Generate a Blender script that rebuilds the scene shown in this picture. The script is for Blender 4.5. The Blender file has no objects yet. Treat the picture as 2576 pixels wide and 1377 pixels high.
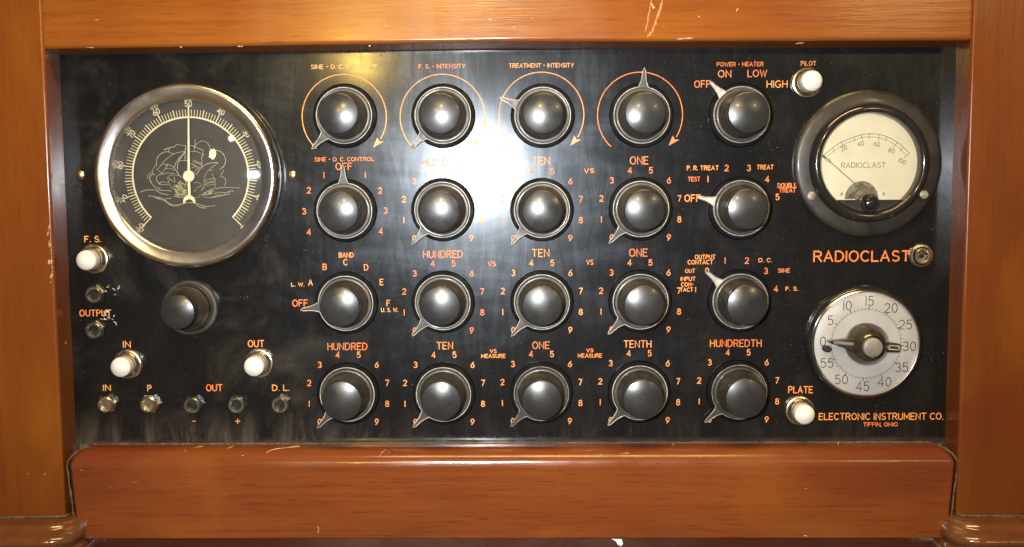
import bpy, bmesh, math, random
from mathutils import Matrix, Vector
random.seed(7)
S = bpy.context.scene
C = S.collection
PI = math.pi

# ------------------------------------------------------------------ camera
F_PX, CX, CY, DIST = 2600.0, 1288.0, 688.5, 650.0        # focal length (px of a 2576 px wide frame), camera distance in mm
PITCH, YAW, ROLL = 0.08478, 0.01749, -0.00661
Z0 = 0.40                                                # height of the camera above the floor of the scene
def rotm():
    cp, sp = math.cos(PITCH), math.sin(PITCH); cy, sy = math.cos(YAW), math.sin(YAW); cr, sr = math.cos(ROLL), math.sin(ROLL)
    Rx = Matrix(((1,0,0),(0,cp,-sp),(0,sp,cp))); Ry = Matrix(((cy,0,sy),(0,1,0),(-sy,0,cy))); Rz = Matrix(((cr,-sr,0),(sr,cr,0),(0,0,1)))
    return Rz @ Rx @ Ry
RM = rotm(); RT = RM.transposed()
def P(px, py, z=0.0):
    """a point of the panel frame in mm (x right, y up, z out of the panel) at height z"""
    d = RT @ Vector(((px-CX)/F_PX, (py-CY)/F_PX, 1.0))
    t = (DIST - z)/d.z
    return (t*d.x, -t*d.y)
cam = bpy.data.cameras.new('camera'); co = bpy.data.objects.new('camera', cam); C.objects.link(co)
def pw(v): return Vector((v[0], v[2], -v[1]))            # panel (x right, y down, z in) -> world
rx, ry, rz = pw(RM[0]), -pw(RM[1]), -pw(RM[2])
co.matrix_world = Matrix(((rx.x,ry.x,rz.x,0),(rx.y,ry.y,rz.y,-DIST/1000),(rx.z,ry.z,rz.z,Z0),(0,0,0,1)))
cam.sensor_width = 36; cam.lens = F_PX/2576*36; cam.clip_start = 0.01; cam.clip_end = 50
S.camera = co

# ------------------------------------------------------------------ light
W = bpy.data.worlds.new('World'); S.world = W; W.use_nodes = True
nt = W.node_tree; nt.nodes.clear()
wo = nt.nodes.new('ShaderNodeOutputWorld'); bg = nt.nodes.new('ShaderNodeBackground'); nt.links.new(bg.outputs[0], wo.inputs[0])
tc = nt.nodes.new('ShaderNodeTexCoord'); sx = nt.nodes.new('ShaderNodeSeparateXYZ'); nt.links.new(tc.outputs['Generated'], sx.inputs[0])
mr = nt.nodes.new('ShaderNodeMapRange'); mr.inputs[1].default_value = -1; mr.inputs[2].default_value = 1; nt.links.new(sx.outputs[2], mr.inputs[0])
cr = nt.nodes.new('ShaderNodeValToRGB'); e = cr.color_ramp.elements
e[0].position = 0.0; e[0].color = (.30,.19,.08,1); e[1].position = 1.0; e[1].color = (.10,.09,.08,1)
for p_, c_ in ((.35,(.34,.22,.10,1)), (.48,(.16,.15,.15,1)), (.62,(.13,.125,.13,1)), (.75,(.34,.25,.14,1))):
    k = e.new(p_); k.color = c_
nt.links.new(mr.outputs[0], cr.inputs[0])
nz = nt.nodes.new('ShaderNodeTexNoise'); nz.inputs['Scale'].default_value = 2.2; nt.links.new(tc.outputs['Generated'], nz.inputs['Vector'])
mm = nt.nodes.new('ShaderNodeMath'); mm.operation = 'MULTIPLY'; mm.inputs[1].default_value = 1.2; nt.links.new(nz.outputs[0], mm.inputs[0])
nt.links.new(cr.outputs[0], bg.inputs[0]); nt.links.new(mm.outputs[0], bg.inputs[1])

def area(name, loc, target, sizex, sizey, power, col, shape='RECTANGLE'):
    l = bpy.data.lights.new(name, 'AREA'); l.shape = shape; l.size = sizex; l.size_y = sizey; l.energy = power; l.color = col
    o = bpy.data.objects.new(name, l); C.objects.link(o); o.location = loc
    o.rotation_euler = (Vector(target)-Vector(loc)).to_track_quat('-Z','Y').to_euler()
    return o
# camera flash beside the lens, a warm ceiling lamp, a shaded yellow lamp further back in the room
fl = area('camera_flash', (-.066,-.65,Z0+.018), (-.02,0,Z0+.01), .034, .026, 1.62, (.93,.97,1.0)); fl.data.spread = math.radians(84)
area('room_lamp', (-.14,-2.3,Z0+.68), (0,0,Z0), .08, .08, 10, (1,.70,.32), 'DISK')
area('room_lamp', (.95,-2.1,Z0+.62), (0,0,Z0), .10, .10, 4, (1,.74,.34), 'DISK')
area('ceiling_lamp', (.04,-.36,Z0+.60), (.03,-.02,Z0+.05), .50, .10, 5.6, (1,.66,.26))
area('shaded_lamp', (-.415,-1.95,Z0+.345), (-.1,0,Z0), .09, .14, 3.2, (1,.66,.13), 'ELLIPSE')
S.view_settings.view_transform = 'Standard'; S.view_settings.look = 'None'
S.view_settings.exposure = 0.0; S.view_settings.gamma = 1.0; S.view_settings.use_curve_mapping = False
S.render.engine = 'CYCLES'
try:
    S.cycles.use_denoising = True; S.cycles.denoiser = 'OPENIMAGEDENOISE'
except Exception: pass
S.cycles.max_bounces = 8; S.cycles.caustics_reflective = False; S.cycles.caustics_refractive = False
S.cycles.sample_clamp_indirect = 6

# ------------------------------------------------------------------ materials
def newmat(name):
    m = bpy.data.materials.new(name); m.use_nodes = True; n = m.node_tree.nodes
    return m, m.node_tree, n['Principled BSDF']
class G:
    """small node graph helper"""
    def __init__(s, t): s.t = t
    def n(s, typ, ins=None, **kw):
        o = s.t.nodes.new(typ)
        for k, v in kw.items(): setattr(o, k, v)
        for k, v in (ins or {}).items():
            if hasattr(v, 'is_output') : s.t.links.new(v, o.inputs[k])
            else: o.inputs[k].default_value = v
        return o
    def coord(s, scale=(1,1,1), loc=(0,0,0), rot=(0,0,0)):
        t = s.n('ShaderNodeTexCoord'); return s.n('ShaderNodeMapping', {'Vector': t.outputs['Object'], 'Scale': scale, 'Location': loc, 'Rotation': rot}).outputs[0]
    def noise(s, vec, scale, detail=4, rough=.55, dist=0.0):
        return s.n('ShaderNodeTexNoise', {'Vector': vec, 'Scale': scale, 'Detail': detail, 'Roughness': rough, 'Distortion': dist}).outputs[0]
    def ramp(s, v, a, b, lo=0.0, hi=1.0):
        return s.n('ShaderNodeMapRange', {0: v, 1: a, 2: b, 3: lo, 4: hi}, interpolation_type='SMOOTHSTEP').outputs[0]
    def math(s, op, a, b=0.0): return s.n('ShaderNodeMath', {0: a, 1: b}, operation=op).outputs[0]
    def mix(s, f, a, b):
        o = s.n('ShaderNodeMix', data_type='RGBA')
        for i, v in ((0, f), (6, a), (7, b)):
            if hasattr(v, 'is_output'): s.t.links.new(v, o.inputs[i])
            else: o.inputs[i].default_value = v
        return o.outputs[2]
    def bump(s, h, strength, dist): return s.n('ShaderNodeBump', {'Height': h, 'Strength': strength, 'Distance': dist}).outputs[0]
    def set(s, b, **kw):
        for k, v in kw.items():
            k = k.replace('_', ' ')
            if hasattr(v, 'is_output'): s.t.links.new(v, b.inputs[k])
            else: b.inputs[k].default_value = v
def simple(name, col, rough=.4, metal=0.0, var=.25, nscale=300.0, coat=0.0, spec=.5, dust=None, dust_amt=.4, bump=0.0):
    m, t, b = newmat(name); g = G(t); v = g.coord()
    oi = g.n('ShaderNodeObjectInfo'); v = g.n('ShaderNodeVectorMath', {0: v, 1: g.n('ShaderNodeCombineXYZ', {0: oi.outputs['Random'], 1: g.math('MULTIPLY', oi.outputs['Random'], 3.7)}).outputs[0]}, operation='ADD').outputs[0]
    f = g.ramp(g.noise(v, nscale, 5), .3, .7)
    c1 = tuple(x*(1-var) for x in col)+(1,); c2 = tuple(min(1, x*(1+var)) for x in col)+(1,)
    c = g.mix(f, c1, c2)
    if dust:
        d = g.ramp(g.noise(v, nscale*.45, 6, .7), .45, .75, 0, dust_amt); c = g.mix(d, c, tuple(dust)+(1,))
    r = g.ramp(g.noise(v, nscale*.6, 4), .25, .75, rough*.75, rough*1.25)
    g.set(b, Base_Color=c, Roughness=r, Metallic=metal, Coat_Weight=coat, Coat_Roughness=.12, Specular_IOR_Level=spec)
    if bump: g.set(b, Normal=g.bump(g.noise(v, nscale*3, 3), bump, .0002))
    return m

def wood(name, axis, c_lo, c_hi, seed=0.0, rough=.30, gr=1.0):
    """polished mahogany, grain along axis 'x' or 'y'"""
    m, t, b = newmat(name); g = G(t)
    def sc(along, across): return (along, across, across) if axis == 'x' else (across, along, across)
    v = g.coord(sc(2.2, 15), (seed, seed*.7, 0)); big = g.noise(v, 1.0, 5, .55, .5)
    v2 = g.coord(sc(13, 330), (seed*2, 0, 0)); fine = g.noise(v2, 1.0, 5, .65, .2)
    v3 = g.coord(sc(55, 900), (seed, seed, 0)); pore = g.noise(v3, 1.0, 2, .5)
    blotch = g.noise(g.coord(sc(.8,1.5), (seed, 0, 0)), 9.0, 3, .5, .6); red = g.noise(g.coord(sc(.7,1.3), (seed+3, 2, 0)), 7.0, 2, .5, .5)
    c = g.mix(g.ramp(big, .22, .78), tuple(c_lo)+(1,), tuple(c_hi)+(1,))
    c = g.mix(g.ramp(fine, .42, .72, 0, .30*gr), c, tuple(x*.45 for x in c_lo)+(1,))
    c = g.mix(g.ramp(pore, .58, .74, 0, .40*gr), c, tuple(x*.25 for x in c_lo)+(1,))
    c = g.mix(g.ramp(blotch, .48, .74, 0, .65), c, (c_hi[0]*1.12, c_hi[1]*1.36, c_hi[2]*1.2, 1))
    c = g.mix(g.ramp(red, .46, .72, 0, .55), c, (c_lo[0]*.85, c_lo[1]*.62, c_lo[2]*1.0, 1))
    # chipped varnish: few pale flecks
    fl = g.noise(g.coord(sc(150, 260), (seed*3, 1, 0)), 1.0, 3, .6, .3)
    gate = g.noise(g.coord((1,1,1), (seed, 4, 0)), 26.0, 2)
    ff = g.math('MULTIPLY', g.ramp(fl, .70, .76), g.ramp(gate, .56, .64))
    c = g.mix(g.math('MULTIPLY', ff, .5), c, (.62,.42,.25,1))
    film = g.noise(g.coord((1,1,1), (seed, 9, 0)), 14.0, 6, .65, .6)
    g.set(b, Base_Color=c, Roughness=g.ramp(film, .3, .7, rough*.8, rough*1.45), Specular_IOR_Level=.40, Coat_Weight=.10, Coat_Roughness=g.ramp(film, .3, .7, .07, .16))
    g.set(b, Normal=g.bump(g.math('ADD', fine, g.math('MULTIPLY', pore, .6)), .17, .0004))
    return m

M = {}
M['wood_top'] = wood('polished mahogany top rail', 'x', (.180,.051,.008), (.290,.092,.012), .3, .18)
M['wood_bot'] = wood('polished mahogany bottom rail', 'x', (.122,.030,.0095), (.228,.060,.013), 2.1, .19)
M['wood_stile'] = wood('polished mahogany stile', 'y', (.122,.030,.006), (.222,.064,.0065), 1.2, .20, .5)
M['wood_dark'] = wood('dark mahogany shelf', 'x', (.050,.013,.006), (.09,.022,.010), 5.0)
M['wood_foot'] = simple('dusty varnished moulding', (.13,.045,.014), .20, 0, .15, 60, .5, dust=(.17,.12,.065), dust_amt=.6)
M['dust'] = simple('grey brown dust', (.115,.085,.052), .95, 0, .45, 700, bump=.6)
M['paper'] = simple('white paper', (.82,.82,.80), .8, 0, .05, 200)

def panel_mat():
    m, t, b = newmat('scratched black lacquer'); g = G(t)
    o = g.n('ShaderNodeTexCoord').outputs['Object']; s = g.n('ShaderNodeSeparateXYZ', {0: o}); X, Y = s.outputs[0], s.outputs[1]
    # dust that has run down the lower left and settled on the ledge
    run = g.noise(g.coord((62, 10, 1), rot=(0,0,.06)), 1.0, 7, .72, 1.0)
    low = g.ramp(Y, -.135, -.170, 0, 1)
    lft = g.ramp(X, -.055, -.16, 0, 1)
    d1 = g.math('MULTIPLY', g.math('MULTIPLY', g.ramp(run, .40, .72), low), g.ramp(X, -.06, -.13, .25, 1))
    ledge = g.math('MULTIPLY', g.ramp(Y, -.159, -.165, 0, .32), g.ramp(g.noise(g.coord((60,260,1)), 1.0, 5, .7), .3, .7, .25, 1))
    speck = g.math('MULTIPLY', g.ramp(g.noise(g.coord(), 950, 2, .5), .66, .74), g.ramp(g.noise(g.coord(), 34, 4, .6), .45, .68, 0, .8))
    cloud = g.math('MULTIPLY', g.ramp(g.noise(g.coord(), 22, 6, .68, .7), .48, .78, 0, .5), g.math('MAXIMUM', lft, .35))
    d = g.math('MAXIMUM', g.math('MAXIMUM', g.math('MULTIPLY', d1, .42), ledge), g.math('MAXIMUM', speck, g.math('MULTIPLY', cloud, .30)))
    c = g.mix(d, (.0065,.0062,.0065,1), (.20,.165,.125,1))
    # wiping marks: swirls and long strokes in the polish
    sw = g.noise(g.coord((9, 17, 1), rot=(0,0,.6)), 1.0, 5, .62, 1.8)
    sw2 = g.noise(g.coord((70, 13, 1), rot=(0,0,-.5)), 1.0, 6, .66, 2.6)
    st = g.noise(g.coord((60, 8, 1), rot=(0,0,.25)), 1.0, 4, .6, 1.6)
    wipe = g.math('ADD', g.math('MULTIPLY', sw, .5), g.math('ADD', g.math('MULTIPLY', sw2, .3), g.math('MULTIPLY', st, .09)))
    r = g.ramp(wipe, .36, .64, .24, .33)
    r = g.math('ADD', r, g.math('MULTIPLY', d, .30))
    hair = g.noise(g.coord((18, 900, 1), (3,0,0), (0,0,.08)), 1.0, 3, .6, .3)
    scr = g.noise(g.coord((600, 24, 1), rot=(0,0,.7)), 1.0, 3, .6, 1.2)
    g.set(b, Base_Color=c, Roughness=r, Specular_IOR_Level=g.ramp(wipe, .32, .68, .14, .38), Specular_Tint=(.80,.89,1,1),
          Coat_Weight=g.ramp(sw, .38, .62, .75, .40), Coat_Roughness=g.ramp(wipe, .35, .65, .105, .15))
    g.set(b, Normal=g.bump(g.math('ADD', g.math('MULTIPLY', wipe, .25), g.math('ADD', g.math('MULTIPLY', hair, .3), g.math('MULTIPLY', scr, .3))), .035, .0005))
    return m
M['panel'] = panel_mat()
def ink(name, a, b_):
    m, t, b = newmat(name); g = G(t); v = g.coord(); oi = g.n('ShaderNodeObjectInfo').outputs['Random']
    v = g.n('ShaderNodeVectorMath', {0: v, 1: g.n('ShaderNodeCombineXYZ', {0: oi, 1: g.math('MULTIPLY', oi, 5.3)}).outputs[0]}, operation='ADD').outputs[0]
    f = g.math('ADD', g.math('MULTIPLY', g.noise(v, 160, 3), .9), g.math('MULTIPLY', g.math('SUBTRACT', oi, .5), .45))
    c = g.mix(g.ramp(f, .25, .7), tuple(a)+(1,), tuple(b_)+(1,))
    c = g.mix(g.ramp(g.noise(v, 620, 4, .65), .58, .72, 0, .85), c, (.10,.022,.006,1))       # chipped and dirty fill
    g.set(b, Base_Color=c, Roughness=.5); return m
M['ink'] = ink('orange engraving paint', (.82,.20,.04), (.90,.36,.095))
M['ink_yel'] = ink('lamp-tinted engraving paint', (.85,.30,.05), (.85,.50,.15))  # yellower ink, the lamp's tint painted into its colour
M['bakelite'] = simple('dusty black bakelite', (.024,.021,.016), .45, 0, .3, 160, .1, dust=(.12,.105,.075), dust_amt=.5)
M['base'] = simple('matt black ring', (.004,.004,.004), .6, 0, .3, 160, 0, .08)  # flat black ring round the foot of each knob
M['cap'] = simple('satin black cap', (.018,.0185,.020), .30, 0, .14, 120, .14, .60)
M['rim'] = simple('worn bright edge', (.52,.47,.38), .40, .15, .30, 260)
M['rim_dim'] = simple('dull edge', (.26,.24,.20), .45, .2, .45, 300)  # darker copy of the rim colour, also on the meter screws
M['ptr'] = simple('dark pointer', (.030,.027,.022), .45, 0, .3, 260, .0)
M['ptr_pale'] = simple('pale painted-sheen pointer', (.42,.41,.38), .40, .3, .25, 300)  # pale pointer fill: a reflection painted into the colour
M['nickel'] = simple('tarnished nickel', (.62,.57,.46), .26, 1.0, .2, 240, dust=(.2,.17,.1), dust_amt=.3)
M['oxide'] = simple('blackened brass', (.06,.061,.054), .28, .7, .45, 320, .3)
M['foil'] = simple('white torn foil', (.75,.76,.78), .3, .4, .2, 400)
M['scuff'] = simple('pale scuffed wood', (.46,.30,.17), .7, 0, .35, 500)
M['scuff_faint'] = simple('faint rubbed varnish', (.36,.15,.045), .5, 0, .3, 500)
M['gunmetal'] = simple('gunmetal ring', (.20,.195,.165), .30, .85, .3, 300)
M['brass'] = simple('brass', (.66,.55,.30), .3, 1.0, .2, 300)
M['white'] = simple('white plastic', (.78,.755,.70), .34, 0, .06, 150, .2)
M['collar'] = simple('dusty grey collar', (.28,.26,.20), .42, .55, .3, 260)
M['chrome'] = simple('chrome', (.72,.70,.69), .21, 1.0, .08, 60)
M['dial'] = simple('brown black dial', (.042,.034,.026), .5, 0, .18, 60)
M['cream'] = simple('cream dial print', (.92,.80,.50), .55, 0, .08, 200)
M['gold'] = simple('gold tinted print', (.48,.45,.22), .55, 0, .4, 500)
M['sail'] = simple('faint cream print', (.62,.53,.36), .6, 0, .25, 500)
M['meter_black'] = simple('satin black meter case', (.018,.016,.0145), .40, 0, .25, 120, .10, dust=(.10,.085,.06), dust_amt=.25)
M['meter_gloss'] = simple('gloss black ring', (.015,.014,.015), .14, 0, .2, 120, .5)
M['paper_dial'] = simple('cream paper dial', (.88,.78,.56), .6, 0, .05, 60)
M['print'] = simple('brown print', (.14,.085,.03), .6, 0, .3, 200)
M['steel'] = simple('grey steel', (.42,.42,.41), .3, .8, .35, 260)
M['silver_dial'] = simple('silvered white dial', (.44,.44,.435), .36, .15, .06, 90, .2)
M['black_print'] = simple('black print', (.012,.012,.012), .5, 0, .2, 200)
M['bronze'] = simple('dull bronze knob', (.075,.064,.049), .20, .6, .35, 120, .2)
M['bronze_lit'] = simple('bronze with painted highlight', (.34,.325,.30), .34, .6, .12, 120)  # lit copy of the bronze, bright reflections painted into its colour
def glass_mat():
    m = bpy.data.materials.new('meter glass'); m.use_nodes = True; t = m.node_tree; t.nodes.clear(); g = G(t)
    out = g.n('ShaderNodeOutputMaterial'); tr = g.n('ShaderNodeBsdfTransparent', {0: (.97,.97,.95,1)}); gl = g.n('ShaderNodeBsdfGlossy', {'Roughness': .03, 'Color': (1,1,1,1)})
    fr = g.n('ShaderNodeFresnel', {'IOR': 1.5}); f = g.math('MULTIPLY', fr.outputs[0], 1.3)
    mx = g.n('ShaderNodeMixShader', {0: f, 1: tr.outputs[0], 2: gl.outputs[0]}); t.links.new(mx.outputs[0], out.inputs[0])
    return m
M['glass'] = glass_mat()

# ------------------------------------------------------------------ mesh helpers (all numbers in mm, panel frame)
U = .001
def link(name, bm, mat, parent=None, loc=(0,0,0), rotz=0.0, smooth=30):
    me = bpy.data.meshes.new(name)
    bmesh.ops.recalc_face_normals(bm, faces=bm.faces)
    bmesh.ops.scale(bm, vec=(U,U,U), verts=bm.verts)
    if smooth:
        for f in bm.faces: f.smooth = True
    bm.to_mesh(me); bm.free()
    if smooth: me.set_sharp_from_angle(angle=math.radians(smooth))
    me.materials.append(mat)
    o = bpy.data.objects.new(name, me); C.objects.link(o)
    if parent: o.parent = parent
    o.location = tuple(v*U for v in loc); o.rotation_euler = (0,0,rotz)
    return o
def lathe(bm, prof, n=64, cx=0, cy=0):
    rings = []
    for r, z in prof:
        if r < 1e-6: rings.append([bm.verts.new((cx,cy,z))])
        else: rings.append([bm.verts.new((cx+r*math.cos(2*PI*k/n), cy+r*math.sin(2*PI*k/n), z)) for k in range(n)])
    for a, b in zip(rings, rings[1:]):
        for k in range(n):
            k2 = (k+1) % n
            if len(a) == 1 and len(b) == 1: continue
            if len(a) == 1: bm.faces.new((a[0], b[k], b[k2]))
            elif len(b) == 1: bm.faces.new((a[k], b[0], a[k2]))
            else: bm.faces.new((a[k], b[k], b[k2], a[k2]))
    return bm
def arcprof(cr, cz, r, a0, a1, n=8): return [(cr+r*math.cos(math.radians(a0+(a1-a0)*k/n)), cz+r*math.sin(math.radians(a0+(a1-a0)*k/n))) for k in range(n+1)]
def strip(bm, pts, w, h, z=0.0, closed=False, flat=.55):
    """a raised painted stroke along pts (2d), half width w, height h above z"""
    n = len(pts)
    if n < 2: return
    pts = [Vector(p[:2]) for p in pts]
    if not closed:
        d0 = (pts[0]-pts[1]).normalized(); d1 = (pts[-1]-pts[-2]).normalized()
        pts = [pts[0]+d0*w*.6] + pts[1:-1] + [pts[-1]+d1*w*.6] if n > 2 else [pts[0]+d0*w*.6, pts[-1]+d1*w*.6]
    rows = []
    for i in range(n):
        a = pts[i-1] if (i > 0 or closed) else None; b = pts[(i+1) % n] if (i < n-1 or closed) else None
        t1 = (pts[i]-a).normalized() if a is not None else None; t2 = (b-pts[i]).normalized() if b is not None else None
        if t1 is None: t1 = t2
        if t2 is None: t2 = t1
        t = t1+t2
        if t.length < 1e-6: t = t1
        t.normalize(); nn = Vector((-t.y, t.x)); k = 1/max(.45, nn.dot(Vector((-t1.y, t1.x))))
        nn = nn*w*k
        p = pts[i]
        rows.append([bm.verts.new((p.x-nn.x, p.y-nn.y, z)), bm.verts.new((p.x-nn.x*flat, p.y-nn.y*flat, z+h)), bm.verts.new((p.x+nn.x*flat, p.y+nn.y*flat, z+h)), bm.verts.new((p.x+nn.x, p.y+nn.y, z))])
    m = n if closed else n-1
    for i in range(m):
        A, B = rows[i], rows[(i+1) % n]
        for k in range(3): bm.faces.new((A[k], B[k], B[k+1], A[k+1]))
    if not closed:
        bm.faces.new(rows[0]); bm.faces.new(rows[-1][::-1])
def tube(bm, pts, r, closed=False, n=8):
    pts = [Vector(p) for p in pts]; N = len(pts); rings = []
    for i in range(N):
        a = pts[i-1] if (i > 0 or closed) else pts[i]; b = pts[(i+1) % N] if (i < N-1 or closed) else pts[i]
        t = (b-a).normalized(); up = Vector((0,0,1)) if abs(t.z) < .9 else Vector((1,0,0))
        u = t.cross(up).normalized(); v = u.cross(t).normalized()
        rr = r[i] if isinstance(r, (list, tuple)) else r
        rings.append([bm.verts.new(pts[i]+u*rr*math.cos(2*PI*k/n)+v*rr*math.sin(2*PI*k/n)) for k in range(n)])
    for i in range(N if closed else N-1):
        A, B = rings[i], rings[(i+1) % N]
        for k in range(n): bm.faces.new((A[k], B[k], B[(k+1) % n], A[(k+1) % n]))
    if not closed:
        bm.faces.new(rings[0]); bm.faces.new(rings[-1])
def prism(bm, outline, z0, z1, bevel=0.0):
    """extrude a 2d outline; an optional chamfer at the top"""
    lo = [bm.verts.new((x,y,z0)) for x, y in outline]; n = len(lo); loops = [lo]
    if bevel:
        loops.append([bm.verts.new((x,y,z1-bevel)) for x, y in outline])
        ins = inset(outline, bevel)
    else: ins = outline
    loops.append([bm.verts.new((x,y,z1)) for x, y in ins])
    for a, b in zip(loops, loops[1:]):
        for k in range(n): bm.faces.new((a[k], a[(k+1) % n], b[(k+1) % n], b[k]))
    bm.faces.new(loops[-1]); bm.faces.new(lo[::-1])
def inset(o, d):
    n = len(o); area_ = sum(o[i][0]*o[(i+1) % n][1]-o[(i+1) % n][0]*o[i][1] for i in range(n)); s = 1 if area_ > 0 else -1
    r = []
    for i in range(n):
        a, p, b = Vector(o[i-1]), Vector(o[i]), Vector(o[(i+1) % n])
        t1, t2 = (p-a).normalized(), (b-p).normalized(); n1, n2 = Vector((-t1.y,t1.x))*s, Vector((-t2.y,t2.x))*s
        m = n1+n2
        if m.length < 1e-5: m = n1
        m.normalize(); k = d/max(.4, m.dot(n1)); r.append((p.x+m.x*k, p.y+m.y*k))
    return r
def box(bm, x0, x1, y0, y1, z0, z1, bev=0.0, seg=3):
    r = bmesh.ops.create_cube(bm, size=1.0); vs = r['verts']
    for v in vs: v.co = Vector(((x0+x1)/2+v.co.x*(x1-x0), (y0+y1)/2+v.co.y*(y1-y0), (z0+z1)/2+v.co.z*(z1-z0)))
    if bev:
        es = list({e for v in vs for e in v.link_edges}); bmesh.ops.bevel(bm, geom=es, offset=bev, segments=seg, profile=.5, affect='EDGES')
def circle(r, n=48, a0=0, a1=360, cx=0, cy=0): return [(cx+r*math.cos(math.radians(a0+(a1-a0)*k/n)), cy+r*math.sin(math.radians(a0+(a1-a0)*k/n))) for k in range(n+1)]
def cw(r, deg): return (r*math.sin(math.radians(deg)), r*math.cos(math.radians(deg)))     # clock angle: 0 up, clockwise

# engraver's single stroke alphabet, cap height 6
def A_(cx, cy, rx, ry, a0, a1, n=10): return [(cx+rx*math.cos(math.radians(a0+(a1-a0)*k/n)), cy+ry*math.sin(math.radians(a0+(a1-a0)*k/n))) for k in range(n+1)]
O_ = A_(2,3,2,3,90,450,20)
GL = {
 'A': (4.2, [[(0,0),(2.1,6),(4.2,0)], [(.75,2),(3.45,2)]]), 'B': (3.7, [[(0,0),(0,6),(2.1,6)]+A_(2.1,4.6,1.4,1.4,90,-90)+[(0,3.2)], [(2.1,3.2)]+A_(2.1,1.6,1.6,1.6,90,-90)+[(0,0)]]),
 'C': (4, [A_(2.2,3,2.2,3,48,312,16)]), 'D': (4, [[(0,0),(0,6),(1.4,6)]+A_(1.4,3,2.6,3,80,-80)+[(1.4,0),(0,0)]]),
 'E': (3.3, [[(3.3,6),(0,6),(0,0),(3.3,0)], [(0,3.1),(2.7,3.1)]]), 'F': (3.2, [[(3.2,6),(0,6),(0,0)], [(0,3.1),(2.6,3.1)]]),
 'G': (4.1, [A_(2.2,3,2.2,3,48,330,16)+[(4.1,2.7),(2.5,2.7)]]), 'H': (3.8, [[(0,0),(0,6)], [(3.8,0),(3.8,6)], [(0,3.1),(3.8,3.1)]]),
 'I': (0.01, [[(0,0),(0,6)]]), 'L': (3, [[(0,6),(0,0),(3,0)]]), 'M': (4.6, [[(0,0),(0,6),(2.3,1.6),(4.6,6),(4.6,0)]]), 'N': (3.8, [[(0,0),(0,6),(3.8,0),(3.8,6)]]),
 'O': (4.4, [A_(2.2,3,2.2,3,90,450,22)]), 'P': (3.5, [[(0,0),(0,6),(2,6)]+A_(2,4.5,1.5,1.5,90,-90)+[(0,3)]]), 'R': (3.7, [[(0,0),(0,6),(2,6)]+A_(2,4.5,1.6,1.5,90,-90)+[(0,3)], [(1.9,3),(3.7,0)]]),
 'S': (3.5, [A_(1.8,4.5,1.55,1.5,35,270,12)+A_(1.75,1.5,1.7,1.5,90,-145,12)]), 'T': (3.8, [[(0,6),(3.8,6)], [(1.9,6),(1.9,0)]]), 'U': (3.8, [[(0,6),(0,2)]+A_(1.9,1.9,1.9,1.9,180,360,12)+[(3.8,6)]]),
 'V': (4, [[(0,6),(2,0),(4,6)]]), 'W': (5.4, [[(0,6),(1.35,0),(2.7,5.4),(4.05,0),(5.4,6)]]), 'X': (4, [[(0,0),(4,6)], [(0,6),(4,0)]]), 'Y': (4, [[(0,6),(2,3),(4,6)], [(2,3),(2,0)]]), 'K': (3.7, [[(0,0),(0,6)], [(3.6,6),(0,2.4)], [(1.3,3.6),(3.7,0)]]),
 '0': (3.4, [A_(1.7,3,1.7,3,90,450,20)]), '1': (.01, [[(0,0),(0,6)]]), '2': (3.4, [A_(1.7,4.3,1.65,1.7,160,-35,10)+[(0,0),(3.4,0)]]),
 '3': (3.3, [A_(1.6,4.5,1.5,1.5,150,-90,10), A_(1.6,1.55,1.7,1.55,80,-150,12)]), '4': (3.6, [[(2.7,0),(2.7,6),(0,1.7),(3.6,1.7)]]),
 '5': (3.3, [[(3,6),(.5,6),(.3,3.3)]+A_(1.6,1.95,1.7,1.95,118,-145,14)]), '6': (3.4, [[(2.7,6),(1.1,4.1)]+A_(1.7,1.85,1.7,1.85,150,-210,18)]),
 '7': (3.2, [[(0,6),(3.2,6),(1,0)]]), '8': (3.4, [A_(1.7,4.55,1.4,1.45,90,450,16), A_(1.7,1.55,1.7,1.55,90,450,18)]), '9': (3.4, [[(.7,0),(2.3,1.9)]+A_(1.7,4.15,1.7,1.85,-30,330,18)]),
 '.': (.01, [[(0,0),(0,.25)]]), ',': (.01, [[(.1,.2),(-.3,-1)]]), '-': (2, [[(0,3),(2,3)]]), '+': (3, [[(0,3),(3,3)], [(1.5,1.5),(1.5,4.5)]]),
}
def strokes(s, h, width=None, track=1.55):
    """strokes of a word, centred on 0,0, cap height h (mm)"""
    out = []; x = 0
    for ch in s:
        if ch == ' ': x += 2.6; continue
        w, st = GL[ch]
        for k in st: out.append([(x+a, b-3) for a, b in k])
        x += w+track
    x -= track; sy = h/6; sxx = sy if width is None else width/max(x, .1)
    return [[((a-x/2)*sxx, b*sy) for a, b in k] for k in out]
def write(bm, s, cx, cy, h, width=None, w=.26, hz=.12, z=0.0, rot=0.0):
    c, sn = math.cos(rot), math.sin(rot)
    for i, k in enumerate(strokes(s, h, width)):
        strip(bm, [(cx+a*c-b*sn, cy+a*sn+b*c) for a, b in k], w, hz+.011*(i % 7), z)
def lab(o, label): o['label'] = label; return o
def empty(name, loc, rot=(0,0,0)):
    o = bpy.data.objects.new(name, None); C.objects.link(o); o.location = loc; o.rotation_euler = rot; o.empty_display_size = .02; return o
def tag(o, label, cat, group=None):
    o['label'] = label; o['category'] = cat
    if group: o['group'] = group

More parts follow.
